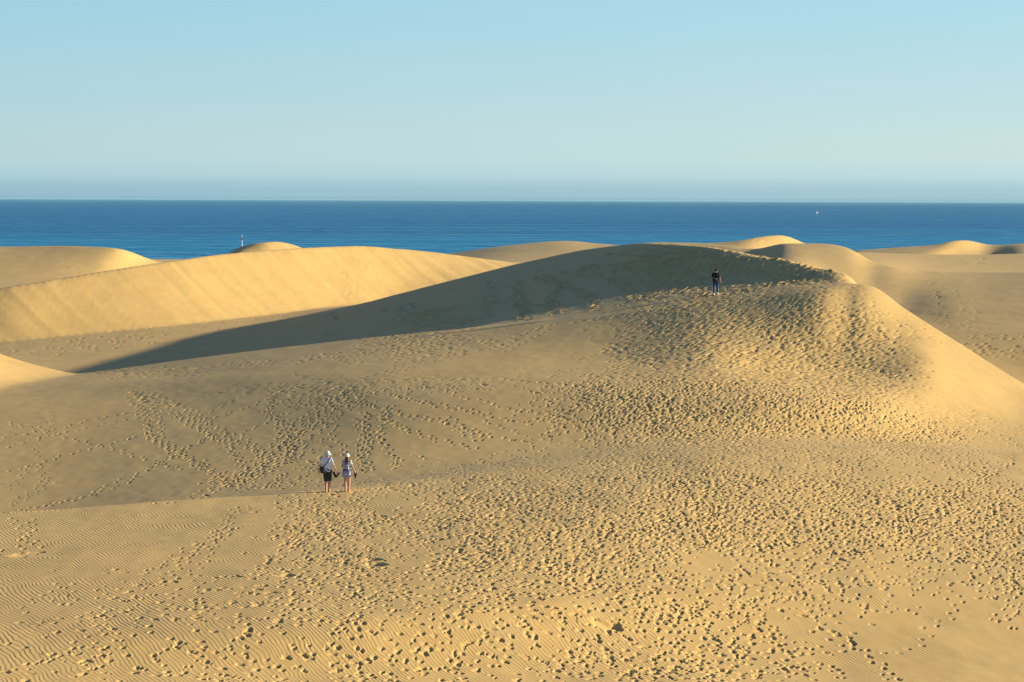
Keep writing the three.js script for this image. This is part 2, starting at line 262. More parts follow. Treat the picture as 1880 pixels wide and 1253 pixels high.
for (const [pts, o] of [ // near the viewer
  [[[450, 928], [391, 992], [328, 1025], [261, 1055]], { n: 2, spread: .4 }], [[[428, 969], [372, 1018], [290, 1081]], { n: 2, spread: .3 }], [[[573, 954], [536, 999], [484, 1033]], { deep: .08 }], [[[15, 950], [12, 985], [22, 1012]], { n: 4, spread: .5, deep: .08 }],
  [[[130, 1070], [119, 1118]], { n: 2 }], [[[71, 1088], [58, 1130]], {}], [[[257, 1081], [250, 1115]], {}], [[[540, 1055], [491, 1077], [462, 1096]], { n: 2, spread: .25, deep: .09 }], [[[20, 1150], [120, 1140], [240, 1120]], { n: 2, spread: .5 }],
  [[[1493, 1143], [1537, 1165], [1571, 1187], [1601, 1213], [1623, 1236], [1660, 1252]], { n: 2, deep: .1, size: 1.15 }], [[[1411, 1243], [1470, 1213], [1515, 1198], [1571, 1185]], { deep: .09, size: 1.1 }], [[[1590, 1198], [1664, 1191], [1709, 1161], [1757, 1135], [1776, 1098]], { deep: .085 }],
  [[[1820, 1125], [1845, 1145], [1878, 1165]], { n: 2, deep: .08 }], [[[1700, 930], [1760, 890], [1830, 850]], { n: 3, spread: .6, deep: .08 }], [[[1300, 985], [1400, 930], [1480, 890], [1560, 860]], { n: 2, deep: .08 }], [[[1250, 1010], [1400, 945]], { n: 2, deep: .09 }], [[[1430, 1000], [1560, 930], [1700, 880]], { n: 3, spread: .5, deep: .08 }],
  [[[1480, 1040], [1620, 990], [1760, 900]], { n: 3, spread: .5, deep: .08 }], [[[640, 1253], [700, 1200], [760, 1160]], { n: 3, spread: .7, deep: .1 }], [[[1200, 1253], [1350, 1210], [1420, 1180]], { n: 3, spread: .6, deep: .1 }], [[[1540, 1250], [1530, 1215]], { n: 2, deep: .1 }], [[[1460, 1250], [1465, 1225]], { deep: .1 }],
]) walk(pts, { d0: 44, d1: 112, ...o });
// well-trodden stretches: [u, v, half width, half height, prints per square metre, hole depth]
const busy = [[1300, 945, 330, 85, 7, .085], [1640, 950, 250, 95, 4.6, .085], [1000, 990, 260, 120, 5.5, .075], [760, 1120, 420, 110, 3.3, .075], [1150, 1160, 330, 110, 3.6, .08], [610, 985, 110, 80, 4.2, .065], [1500, 1080, 360, 80, 2.4, .07], [1850, 1020, 90, 100, 6.5, .085], [500, 1215, 420, 50, 2.4, .085], [80, 1225, 160, 40, 1.8, .08], [900, 1235, 420, 40, 2.4, .09], [1380, 1215, 130, 50, 1.8, .09],
  [1400, 625, 230, 95, 6.5, .12], [1300, 750, 240, 75, 6, .095], [1530, 700, 140, 110, 4.5, .11], [1660, 790, 150, 45, 4.5, .08], [1450, 850, 330, 40, 4, .05], [1200, 850, 130, 40, 4, .06], [1480, 545, 110, 28, 4, .07], [1800, 830, 90, 40, 2, .05],
  [595, 728, 75, 28, 3, .065], [560, 800, 50, 45, 1.2, .06], [470, 882, 90, 16, 2, .05], [250, 684, 120, 10, 3, .07], [770, 632, 110, 24, 2.5, .07], [760, 705, 150, 14, 2.5, .04], [700, 895, 90, 14, 3, .045], [1270, 500, 140, 42, 3, .12], [1460, 505, 90, 26, 3.5, .11], [780, 585, 90, 22, 2, .12], [640, 1060, 60, 60, 4, .08]];
const bare = [[1730, 1170, 150, 70], [330, 1000, 200, 70], [1300, 1030, 60, 25], [1680, 880, 110, 22], [700, 930, 70, 18]];
function busyAt(u, v) {
  let w = 0, deep = .07;
  for (const [a, b, ru, rv, k, h] of busy) { const r = ((u - a) / ru) ** 2 + ((v - b) / rv) ** 2; if (r > 4) continue; const q = k * Math.exp(-(r ** 2) * .8); if (q > w) { w = q; deep = h; } }
  for (const [a, b, ru, rv] of bare) { const r = ((u - a) / ru) ** 2 + ((v - b) / rv) ** 2; if (r < 4) w *= 1 - .85 * Math.exp(-(r ** 2)); }
  return [w, deep];
}
{
  const STEPS = 16, band = (da, db, side, flow, more, size) => {
    const area = side * (db * db - da * da), tries = Math.floor(area * 18 * more / STEPS);
    for (let k = 0; k < tries; k++) {
      let d = Math.sqrt(da * da + R() * (db * db - da * da)), x = (R() * 2 - 1) * side * d;
      const s0 = x / d; if (Math.abs(s0) > .272) continue;
      const patch = .8 + .6 * vn(x * .28 + 3, d * .16) + .4 * vn(x * .8, d * .5 + 9);
      const a = flow + (R() - .5) * 2.4 + (R() < .5 ? Math.PI : 0); let hx = Math.sin(a), hd = Math.cos(a), sd = 1, ang = a; const keen = R();
      for (let q = 0; q < STEPS; q++) {
        const [u, v] = toPixel(x, d, heightOf(x, d)), [w, deep] = busyAt(u, v);
        if ((q % 5 ? keen : R()) < 2.15 * w / 18 * Math.max(0, patch) && R() > .08) step(x + sd * hd * .1 + (R() - .5) * .1, d - sd * hx * .1, hx, hd, deep * (.7 + R() * .9), size * (.65 + R() * .55));
        sd = -sd; ang += (R() - .5) * .22; hx = Math.sin(ang); hd = Math.cos(ang); x += hx * .6; d += hd * .6;
      }
    }
  };
  band(46, 75, .275, .45, 1.9, 1); band(75, 104, .275, .45, 2.4, .95); band(104, 138, .275, .25, 2.3, .95); band(138, 185, .2, .6, 1.3, 1.25);
}
for (const [u, v, size, deep] of [[1118, 1148, 2.2, .16], [690, 1035, 1.8, .12], [684, 1026, 1.5, .1], [1645, 930, 1.7, .1], [48, 1018, 1.8, .1], [36, 1022, 1.5, .09], [70, 1015, 1.5, .08], [524, 1055, 1.5, .09]]) { const g = ground(u, v, 44, 112); if (g) prints.push([g[0], g[1], .8, .6, .2 * size, .11 * size, deep]); }

const grain = rng(5);
for (const [x, d, hx, hd, L, W, D] of prints) {
  const reach = 2.6 * Math.max(L, W), j0 = rowAt(d - reach), j1 = Math.min(NR - 1, rowAt(d + reach) + 1), lump = grain() * 50, push = .25 + grain() * .5, rx = Math.hypot(L * hx, W * hd), ry = Math.hypot(L * hd, W * hx);
  for (let j = j0; j <= j1; j++) {
    const dr = rows[j], i0 = Math.max(0, Math.floor(((x - reach) / dr + .275) / DS)), i1 = Math.min(1200, Math.ceil(((x + reach) / dr + .275) / DS));
    for (let i = i0; i <= i1; i++) {
      // a foot sinks in and the wind lays the lee side flat again: steep towards +x, running out gently the other way
      const px = cols[DENSE0 + i] * dr - x, pd = dr - d, ux = px / rx, uy = pd / ry; if (ux > 1.9 || ux < -2.6 || Math.abs(uy) > 1.9) continue;
      const al = ux * hx + uy * hd, ac = ux * hd - uy * hx; let q = Math.hypot(ux < 0 ? ux / 1.7 : ux, uy);
      q *= 1 + .38 * vn(lump + al * 1.4, ac * 1.4);
      const hole = 1 - sstep(.66, 1.08, q), rim = Math.exp(-(((q - 1.42) / .36) ** 2)) * (.05 + push * .12 * clamp(-al, -.3, 1)) * (d > 137 ? 3 : 1);
      const o = j * NC + DENSE0 + i; dep[o] = dep[o] * (1 - .9 * hole) - D * hole * clamp((ux + 1.8) / 2.3, .05, 1.1) + D * rim * (1 - .6 * Math.min(1, Math.abs(dep[o]) / D));
    }
  }
}
// wind-worn unevenness, and the runs of sand on the steep faces
{
  const df = [], dc = [], nc = [], st = [], hc = [], dk = [];
  for (let i = 0; i < NC; i++) { const s = cols[i]; df[i] = lineDepth.slip_foot(s); dc[i] = lineDepth.slip_crest(s); nc[i] = lineDepth.near_crest(s); st[i] = lineDepth.strip_top(s); hc[i] = lineDepth.hill_crest(s); dk[i] = lineDepth.dark_crest(s); }
  for (let j = 0; j < NR; j++) for (let i = 0; i < NC; i++) {
    const d = rows[j], s = cols[i], x = s * d, o = j * NC + i; let h = 0;
    if (d < 40 || d > 600) continue;
    const near = d < nc[i] ? 1 : d < hc[i] ? .45 : .6;
    h += near * (.05 * vn(x * .21 + 40, d * .14) + .018 * vn(x * .7, d * .55 + 20)) + .005 * vn(x * 2.4, d * 1.6);
    if (s < .0 && d > df[i] - 2 && d < dc[i] + .3) { // runs down the slip face
      const m = sstep(df[i] - 2, df[i] + 2, d) * (1 - sstep(dc[i] - .8, dc[i] + .3, d)), q = .69 * x + .72 * d;
      h += m * (.035 * vn(q * .5, d * .04) + .04 * vn(q * 1.3 + .5 * vn(d * .3, x * .2), d * .07) + .035 * Math.abs(vn(q * 3.6, d * .12)) * (.5 + .5 * vn(q * .3, 9.1)));
    }
    if (s < .0 && Math.abs(d - dc[i]) < 1.4) h += .07 * vn(x * .9, 7.7) * (1 - Math.abs(d - dc[i]) / 1.4) * Math.max(0, vn(x * .22, 1.3) + .5); // broken brink
    if (s > .17 && d > st[i] - 1 && d < hc[i]) { const q = .55 * x - .8 * d; h += .03 * sstep(st[i] - 1, st[i] + 2, d) * (1 - sstep(hc[i] - .8, hc[i], d)) * vn(q * 1.3, x * .08); }
    if (s > .11 && s < .178 && Math.abs(d - dk[i]) < 1.1) h += .22 * (1 - Math.abs(d - dk[i]) / 1.1) * Math.max(-.3, vn(x * 1.3 + 2, 4.4) + .35 * vn(x * 4, 8.8)) * sstep(.11, .125, s); // crumbled brink of the shaded slope
    dep[o] += h;
  }
}
console.log('prints', prints.length);
// ---------------------------------------------------------------- the sand as one sheet; wind ripples in six fine relief maps laid out in metres
{
  const TILES = [[-19, 0, 44, 68], [0, 19, 44, 68], [-26.6, 0, 68, 96], [0, 26.6, 68, 96], [-40, 0, 96, 146], [0, 40, 96, 146]];
  const tileOf = (x, d) => { for (let k = 0; k < 6; k++) { const t = TILES[k]; if (x >= t[0] && x < t[1] && d >= t[2] && d < t[3]) return k; } return 6; };
  const pos = new Float32Array(NC * NR * 3), uv = new Float32Array(NC * NR * 2), nor = new Float32Array(NC * NR * 3);
  for (let j = 0; j < NR; j++) for (let i = 0; i < NC; i++) { const o = j * NC + i, x = cols[i] * rows[j]; pos[o * 3] = x; pos[o * 3 + 1] = Hgt[o] + dep[o]; pos[o * 3 + 2] = -rows[j]; uv[o * 2] = x; uv[o * 2 + 1] = rows[j]; }
  const parts = TILES.map(() => []).concat([[]]);
  const JS = rowAt(112), odd = i => i > DENSE0 && i < DENSE0 + 1200 && (i - DENSE0) % 2 === 1;   // farther off every second column is enough
  for (let i = 0; i < NC; i++) if (odd(i)) { const o = (JS * NC + i) * 3 + 1; pos[o] = (pos[o - 3] + pos[o + 3]) / 2; }
  for (let j = JS; j < NR - 1; j++) for (let i = 0; i < NC - 1; i++) {
    if (odd(i)) continue; const o = j * NC + i, w = odd(i + 1) ? 2 : 1, k = tileOf((pos[o * 3] + pos[(o + NC + w) * 3]) / 2, (rows[j] + rows[j + 1]) / 2);
    parts[k].push(o, o + w, o + NC + w, o, o + NC + w, o + NC);
  }
  for (let j = 0; j < JS; j++) for (let i = 0; i < NC - 1; i++) {
    const o = j * NC + i, k = tileOf((pos[o * 3] + pos[(o + NC + 1) * 3]) / 2, (rows[j] + rows[j + 1]) / 2);
    parts[k].push(o, o + 1, o + NC + 1, o, o + NC + 1, o + NC);
  }
  const total = parts.reduce((a, p) => a + p.length, 0), idx = new Uint32Array(total);
  const g = new THREE.BufferGeometry(); let at = 0;
  parts.forEach((p, k) => { idx.set(p, at); g.addGroup(at, p.length, k); at += p.length; });
  g.setAttribute('position', new THREE.BufferAttribute(pos, 3)); g.setAttribute('uv', new THREE.BufferAttribute(uv, 2)); g.setIndex(new THREE.BufferAttribute(idx, 1)); g.computeVertexNormals();

  // colour of dry sand: pale grains with darker mineral grains gathered in faint streaks
  const CN = 1024, cd = new Uint8Array(CN * CN * 4), cr = rng(9), per = 12;
  const tn = (x, y, p, off) => { const xi = Math.floor(x), yi = Math.floor(y), fx = x - xi, fy = y - yi, u = fx * fx * (3 - 2 * fx), v = fy * fy * (3 - 2 * fy), h = (a, b) => PERM[(((a % p) + p) % p * 7 + off & 255) | ((((b % p) + p) % p * 13 + off & 255) << 8)]; return lerp(lerp(h(xi, yi), h(xi + 1, yi), u), lerp(h(xi, yi + 1), h(xi + 1, yi + 1), u), v); };
  for (let j = 0; j < CN; j++) for (let i = 0; i < CN; i++) {
    const x = i / CN, y = j / CN, t = .05 * tn(x * 6, y * 6, 6, 3) + .04 * tn(x * 23, y * 23, 23, 31) + .035 * tn(x * 90, y * 90, 90, 77) + .05 * (cr() - .5), o = (j * CN + i) * 4;
    const k = 1 + t, w = .02 * tn(x * 9, y * 9, 9, 120);
    cd[o] = clamp(255 * Math.pow(clamp(.53 * k * (1 + w), 0, 1), 1 / 2.2), 0, 255); cd[o + 1] = clamp(255 * Math.pow(clamp(.362 * k, 0, 1), 1 / 2.2), 0, 255); cd[o + 2] = clamp(255 * Math.pow(clamp(.127 * k * (1 - w), 0, 1), 1 / 2.2), 0, 255); cd[o + 3] = 255;
  }
  const cmap = new THREE.DataTexture(cd, CN, CN, THREE.RGBAFormat); cmap.colorSpace = THREE.SRGBColorSpace; cmap.wrapS = cmap.wrapT = THREE.RepeatWrapping; cmap.magFilter = THREE.LinearFilter; cmap.minFilter = THREE.LinearFilter; cmap.repeat.set(1 / per, 1 / per); cmap.needsUpdate = true;

  const N = 2048, rr = rng(33);
  const mats = TILES.map(([x0, x1, d0, d1]) => {
    const mask = new Float32Array(N * N).fill(1), sx = N / (x1 - x0), sd = N / (d1 - d0);
    for (const [x, d, hx, hd, L, W] of prints) { // feet wipe the ripples out
      const r = 1.5 * L; if (x < x0 - r || x > x1 + r || d < d0 - r || d > d1 + r) continue;
      const ia = Math.max(0, Math.floor((x - r - x0) * sx)), ib = Math.min(N - 1, Math.ceil((x + r - x0) * sx)), ja = Math.max(0, Math.floor((d - r - d0) * sd)), jb = Math.min(N - 1, Math.ceil((d + r - d0) * sd));
      for (let j = ja; j <= jb; j++) for (let i = ia; i <= ib; i++) { const a = i / sx + x0 - x, b = j / sd + d0 - d, q = (a * a + b * b) / (r * r); if (q < 1) { const o = j * N + i, m = sstep(.4, 1, Math.sqrt(q)); if (m < mask[o]) mask[o] = m; } }
    }
    const G = 128, amp = new Float32Array((G + 1) * (G + 1)), ph = new Float32Array((G + 1) * (G + 1)), data = new Uint8Array(N * N * 4);
    for (let j = 0; j <= G; j++) for (let i = 0; i <= G; i++) { // where ripples are, and their bend
      const x = x0 + (x1 - x0) * i / G, d = d0 + (d1 - d0) * j / G, s = x / d, nc = lineDepth.near_crest(s), st = lineDepth.strip_top(s), hc = lineDepth.hill_crest(s);
      let a = 1 - .88 * sstep(nc - .5, nc + 3, d) * (1 - sstep(-.05, .05, s)) - .45 * sstep(nc - 1, nc + 4, d) * sstep(-.05, .05, s);
      a = lerp(a, .75, sstep(st - 6, st - 1, d) * (1 - sstep(.12, .16, s)));
      if (s > .17) a *= 1 - sstep(st - 3, st, d);
      if (s < -.22) a *= 1 - sstep(st - 2, st, d);
      amp[j * (G + 1) + i] = clamp(a, .06, 1) * (.75 + .35 * vn(x * .35, d * .3));
      ph[j * (G + 1) + i] = 4.5 * vn(x * .11 + 5, d * .09) + 2.2 * vn(x * .33, d * .24 + 8);
    }
    for (let j = 0; j < N; j++) for (let i = 0; i < N; i++) {
      const x = x0 + (i + .5) / sx, d = d0 + (j + .5) / sd, gx = i / N * G, gy = j / N * G, gi = gx | 0, gj = gy | 0, fx = gx - gi, fy = gy - gj, q = gj * (G + 1) + gi;
      const A = (amp[q] * (1 - fx) + amp[q + 1] * fx) * (1 - fy) + (amp[q + G + 1] * (1 - fx) + amp[q + G + 2] * fx) * fy, P = (ph[q] * (1 - fx) + ph[q + 1] * fx) * (1 - fy) + (ph[q + G + 1] * (1 - fx) + ph[q + G + 2] * fx) * fy;
      const w1 = vn(x * 1.3, d * .75), w2 = vn(x * 4.1 + 7, d * 2.3);
      const f = (x * .88 + d * .47) * 6.2832 / .145 + P * 3 + w1 * 5.2 + w2 * 1.7, sn = Math.sin(f + .45 * Math.sin(f));
      const o = (j * N + i) * 4, m = mask[j * N + i], h = .0048 * A * (.15 + .85 * m) * sn * (.8 + .3 * w2) + .0018 * (1 - m) * vn(x * 11, d * 9) + .0005 * vn(x * 17, d * 13) + (rr() - .5) * .0003, V = clamp((h + .012) / .024 * 765, 0, 765) | 0;
      data[o] = (V + 2) / 3 | 0; data[o + 1] = (V + 1) / 3 | 0; data[o + 2] = V / 3 | 0; data[o + 3] = 255;
    }
    const t = new THREE.DataTexture(data, N, N, THREE.RGBAFormat); t.magFilter = t.minFilter = THREE.LinearFilter; t.repeat.set(1 / (x1 - x0), 1 / (d1 - d0)); t.offset.set(-x0 / (x1 - x0), -d0 / (d1 - d0)); t.needsUpdate = true;
    return new THREE.MeshStandardMaterial({ map: cmap, roughness: 1, bumpMap: t, bumpScale: .024 });
  });
  mats.push(new THREE.MeshStandardMaterial({ map: cmap, roughness: 1 }));
  const m = new THREE.Mesh(g, mats);
  m.name = 'sand_ground'; m.userData = { kind: 'structure', label: 'wind-blown sand dunes covered in ripples and footprints' }; m.castShadow = m.receiveShadow = true; scene.add(m);
  console.log('sand triangles', total / 3);
}
// ---------------------------------------------------------------- the sea
{
  const N = 2048, TILE = 3200, nd = new Uint8Array(N * N * 4), hh = new Float32Array(N * N), r = rng(77);
  const waves = []; // whole waves per tile, so that it repeats: chop in long low crests lying across the view
  for (let k = 0; k < 190; k++) { const ky = Math.round(14 + Math.pow(r(), .8) * 420), kx = Math.round((r() + r() - 1) * ky * .62); waves.push([kx, ky, r() * 6.283, 1.0 / Math.pow(ky + 30, .95)]); }
  const sinT = new Float32Array(N); for (let i = 0; i < N; i++) sinT[i] = Math.sin(i / N * 6.2831853);
  for (const [kx, ky, p, a] of waves) { const po = Math.floor(p / 6.283 * N); for (let j = 0; j < N; j++) for (let i = 0; i < N; i++) hh[j * N + i] += a * sinT[((kx * i + ky * j + po) % N + N) % N]; }
  for (let i = 0; i < N * N; i++) hh[i] += .02 * (r() - .5);
  let rms = 0; const gx = new Float32Array(N * N), gy = new Float32Array(N * N);
  for (let j = 0; j < N; j++) for (let i = 0; i < N; i++) { const o = j * N + i; gx[o] = hh[j * N + (i + 1) % N] - hh[j * N + (i + N - 1) % N]; gy[o] = hh[((j + 1) % N) * N + i] - hh[((j + N - 1) % N) * N + i]; rms += gx[o] ** 2 + gy[o] ** 2; }
  rms = Math.sqrt(rms / N / N); const K = .3 / rms;
  for (let o = 0; o < N * N; o++) { const x = -gx[o] * K, y = -gy[o] * K, l = Math.hypot(x, y, 1); nd[o * 4] = (x / l * .5 + .5) * 255; nd[o * 4 + 1] = (y / l * .5 + .5) * 255; nd[o * 4 + 2] = (1 / l * .5 + .5) * 255; nd[o * 4 + 3] = 255; }
  const nt = new THREE.DataTexture(nd, N, N, THREE.RGBAFormat); nt.wrapS = nt.wrapT = THREE.RepeatWrapping; nt.magFilter = nt.minFilter = THREE.LinearFilter; nt.repeat.set(1 / TILE, 1 / 5200); nt.needsUpdate = true;
  // colour of the water: greener over the shallow shelf, blue beyond
  const CW = 1024, CH = 1024, cd = new Uint8Array(CW * CH * 4), X0 = -5200, X1 = 5200;
  for (let j = 0; j < CH; j++) for (let i = 0; i < CW; i++) {
    const t = (j + .5) / CH, d = 600 * Math.pow(45000 / 600, t), x = X0 + (X1 - X0) * (i + .5) / CW, ld = Math.log(d);
    const cur = vn(x / 900 + 3 + ld, ld * 9) + .6 * vn(x / 330, ld * 26), shallow = 1 - sstep(1000, 2000, d + 200 * vn(x / 300, ld * 6));   // pale sand bed showing through near the shore
    let c = [.003, .165, .365]; const sh = [.008, .235, .445];
    c = c.map((v, k) => lerp(v, sh[k], shallow) * (1 + .08 * cur));
    const o = (j * CW + i) * 4; for (let k = 0; k < 3; k++) cd[o + k] = clamp(255 * Math.pow(clamp(c[k], 0, 1), 1 / 2.2), 0, 255); cd[o + 3] = 255;
  }
  const ct = new THREE.DataTexture(cd, CW, CH, THREE.RGBAFormat); ct.colorSpace = THREE.SRGBColorSpace; ct.wrapS = THREE.MirroredRepeatWrapping; ct.wrapT = THREE.ClampToEdgeWrapping; ct.magFilter = ct.minFilter = THREE.LinearFilter; ct.channel = 1; ct.needsUpdate = true;
  // sheet: rows closer together near the shore
  const ds = [], xs = []; for (let k = 0; k <= 160; k++) ds.push(600 * Math.pow(45000 / 600, k / 160)); for (let k = 0; k <= 40; k++) xs.push(-24000 + 1200 * k);
  const pos = [], uv = [], uv1 = [], idx = [];
  ds.forEach((d, j) => xs.forEach((x, i) => { pos.push(x, SEA, -d); uv.push(x, d); uv1.push((x - X0) / (X1 - X0), j / 160); if (j && i) { const o = j * 41 + i; idx.push(o - 42, o - 41, o, o - 42, o, o - 1); } }));
  const g = new THREE.BufferGeometry(); g.setAttribute('position', new THREE.Float32BufferAttribute(pos, 3)); g.setAttribute('uv', new THREE.Float32BufferAttribute(uv, 2)); g.setAttribute('uv1', new THREE.Float32BufferAttribute(uv1, 2)); g.setIndex(idx); g.computeVertexNormals();
  const m = new THREE.Mesh(g, new THREE.MeshPhysicalMaterial({ map: ct, roughness: .3, ior: 1.33, specularIntensity: .015, normalMap: nt, normalScale: new THREE.Vector2(1, 1) }));
  m.name = 'sea'; m.userData = { kind: 'structure', label: 'deep blue sea reaching to the horizon' }; m.receiveShadow = true; scene.add(m);
}
scene.fog = new THREE.FogExp2(new THREE.Color().setRGB(.4, .78, 1), 1.8e-5);   // sea air: far water fades a little
// ---------------------------------------------------------------- things
const V = (x, y, z) => new THREE.Vector3(x, y, z);
const lin = (r, g, b, o = {}) => new THREE.MeshStandardMaterial({ color: new THREE.Color().setRGB(r, g, b), roughness: .85, ...o });
function mesh(name, g, m, parent) { const o = new THREE.Mesh(g, m); o.name = name; o.castShadow = o.receiveShadow = true; parent.add(o); return o; }
const taken = {};
function thing(name, label, category, group) { const o = new THREE.Group(); taken[name] = (taken[name] ?? -1) + 1; o.name = taken[name] ? name + '_' + String(taken[name]).padStart(3, '0') : name; o.userData = { label, category }; if (group) o.userData.group = group; scene.add(o); return o; }
// distance to a tapered limb
function limb(p, a, b, ra, rb) { const bx = b[0] - a[0], by = b[1] - a[1], bz = b[2] - a[2], px = p[0] - a[0], py = p[1] - a[1], pz = p[2] - a[2]; const t = clamp((px * bx + py * by + pz * bz) / (bx * bx + by * by + bz * bz + 1e-9), 0, 1); return Math.hypot(px - bx * t, py - by * t, pz - bz * t) - (ra + (rb - ra) * t); }
function egg(p, c, r) { const q = Math.hypot((p[0] - c[0]) / r[0], (p[1] - c[1]) / r[1], (p[2] - c[2]) / r[2]); return (q - 1) * Math.min(r[0], r[1], r[2]); }
const smin = (a, b, k) => { const h = Math.max(k - Math.abs(a - b), 0) / k; return Math.min(a, b) - h * h * k * .25; };
function solid(field, box, res) { // mesh of the surface where field is zero; box = [x0, y0, z0, x1, y1, z1]
  const mc = new MarchingCubes(res, new THREE.MeshBasicMaterial(), false, false, 400000); mc.isolation = 0;
  const c = [0, 1, 2].map(k => (box[k] + box[k + 3]) / 2), h = [0, 1, 2].map(k => (box[k + 3] - box[k]) / 2), half = res / 2, p = [0, 0, 0];
  for (let k = 0; k < res; k++) for (let j = 0; j < res; j++) for (let i = 0; i < res; i++) { p[0] = c[0] + (i - half) / half * h[0]; p[1] = c[1] + (j - half) / half * h[1]; p[2] = c[2] + (k - half) / half * h[2]; mc.field[k * res * res + j * res + i] = -field(p); }
  mc.update();
  const n = mc.count, g = new THREE.BufferGeometry(), pos = new Float32Array(n * 3);
  for (let i = 0; i < n; i++) for (let k = 0; k < 3; k++) pos[i * 3 + k] = mc.positionArray[i * 3 + k] * h[k] + c[k];
  g.setAttribute('position', new THREE.BufferAttribute(pos, 3));
  const w = mergeVertices(g, 1e-5); w.computeVertexNormals(); return w;
}
// a hand: wrist at the origin, fingers down, back of the hand to +x * side, thumb ahead (-z); curl 0 open .. 1 closed
function hand(side, curl) {
  const parts = [[[0, .01, 0], [0, -.05, .0], .021, .030], [[0, -.05, -.02], [0, -.085, -.028], .020, .012], [[0, -.05, .02], [0, -.08, .026], .020, .011]], tips = [[-.028, .052], [-.009, .060], [.010, .055], [.028, .042]];
  const chains = [];
  for (const [z, L] of tips) { let p = [0, -.085, z], a = .25 + .5 * curl; const ch = []; for (let s = 0; s < 3; s++) { const l = L * [.46, .31, .23][s] * 1.35, q = [p[0] - side * Math.sin(a) * l, p[1] - Math.cos(a) * l, p[2]]; ch.push([p, q, .0092 - s * .0008, .0084 - s * .0008]); p = q; a += .25 + 1.15 * curl; } chains.push(ch); }
  chains.push([[[-side * .006, -.02, -.026], [-side * .018, -.05, -.052], .012, .010], [[-side * .018, -.05, -.052], [-side * .03, -.082, -.05 + .02 * curl], .010, .0085]]);
  return solid(p => { let d = 1; for (const b of parts) d = smin(d, limb(p, ...b), .02); for (const ch of chains) { let e = 1; for (const b of ch) e = smin(e, limb(p, ...b), .004); d = smin(d, e, .006); } return d; }, [-.09, -.19, -.085, .09, .05, .085], 64);
}
// the head, looking along -z, its centre at c
function head(c, female) {
  return solid(p => {
    let d = egg(p, c, [.076, .105, .094]); d = smin(d, egg(p, [c[0], c[1] - .055, c[2] - .03], [.055, .062, .06]), .04);
    d = smin(d, limb(p, [c[0], c[1] - .08, c[2] + .015], [c[0], c[1] - .19, c[2] + .025], female ? .045 : .054, female ? .05 : .062), .03);
    d = smin(d, limb(p, [c[0], c[1] + .005, c[2] - .096], [c[0], c[1] - .028, c[2] - .113], .008, .014), .012);                         // nose
    for (const s of [-1, 1]) { d = smin(d, egg(p, [c[0] + s * .08, c[1] - .012, c[2] + .008], [.010, .032, .020]), .008); d = Math.max(d, -egg(p, [c[0] + s * .032, c[1] + .008, c[2] - .1], [.018, .011, .016])); } // ears, eye sockets
    d = smin(d, limb(p, [c[0] - .02, c[1] - .056, c[2] - .088], [c[0] + .02, c[1] - .056, c[2] - .088], .008, .008), .008);             // lips
    return d;
  }, [c[0] - .11, c[1] - .2, c[2] - .14, c[0] + .11, c[1] + .12, c[2] + .13], 72);
}
function person(o) { // o: joints and clothing; stands at its own origin, facing -z
  const { J } = o, skin = o.skin, t = o.root;
  const wR = (a, b) => Math.atan2(b[0] - a[0], -(b[1] - a[1]));
  const field = p => {
    let d = limb(p, J.pelvisL, J.pelvisR, o.hip, o.hip);
    d = smin(d, limb(p, J.pelvis, J.waist, o.hip * 1.05, o.waist), .08); d = smin(d, limb(p, [-.045, J.waist[1], 0], [-.06, J.chest[1], 0], o.waist * .86, o.chest), .06); d = smin(d, limb(p, [.045, J.waist[1], 0], [.06, J.chest[1], 0], o.waist * .86, o.chest), .06);
    d = smin(d, limb(p, J.shL, J.shR, .058, .058), .06); d = smin(d, limb(p, J.chest, J.neck, .07, .055), .06);
    for (const s of ['L', 'R']) {
      d = smin(d, limb(p, J['hip' + s], J['knee' + s], o.thigh, o.knee), .045); d = smin(d, limb(p, J['knee' + s], J['calf' + s], o.knee * .98, o.calf), .03); d = smin(d, limb(p, J['calf' + s], J['ank' + s], o.calf, .036), .03);
      const a = J['ank' + s], e = J['toe' + s]; d = smin(d, limb(p, [a[0], e[1] + .012, a[2] + .035], e, .034, .024), .035); d = smin(d, limb(p, [a[0], a[1] - .02, a[2]], [(a[0] + e[0]) / 2, e[1] + .012, (a[2] + e[2]) / 2], .036, .03), .03); d = Math.max(d, -(p[1] - Math.min(e[1] - .022, .0)) - 0);
      d = smin(d, limb(p, J['sh' + s], J['el' + s], o.arm, o.arm * .78), .03); d = smin(d, limb(p, J['el' + s], J['wr' + s], o.arm * .8, .026), .02);
    }
    return d;
  };
  const gs = [solid(field, o.box, 118), head(J.head, o.female)];
  for (const s of ['L', 'R']) { const h = hand(s === 'L' ? -1 : 1, o['curl' + s] ?? .25), e = J['el' + s], w = J['wr' + s]; const dir = V(w[0] - e[0], w[1] - e[1], w[2] - e[2]).normalize(); h.applyQuaternion(new THREE.Quaternion().setFromUnitVectors(V(0, -1, 0), dir)); h.translate(...w); gs.push(h); }
  mesh('body', mergeGeometries(gs), skin, t);
  for (const s of [-1, 1]) { const g = new THREE.SphereGeometry(.011, 10, 8); g.translate(J.head[0] + s * .031, J.head[1] + .008, J.head[2] - .083); mesh('eye', g, eyeM, t); }
  return field;
}
const eyeM = lin(.08, .06, .05, { roughness: .3 });
const cloth = (r, g, b) => lin(r, g, b, { roughness: .95 });
const lid = (field, off, lo, hi) => p => Math.max(field(p) - off, lo - p[1] + .012 * Math.sin(p[0] * 46 + p[2] * 31), p[1] - hi);

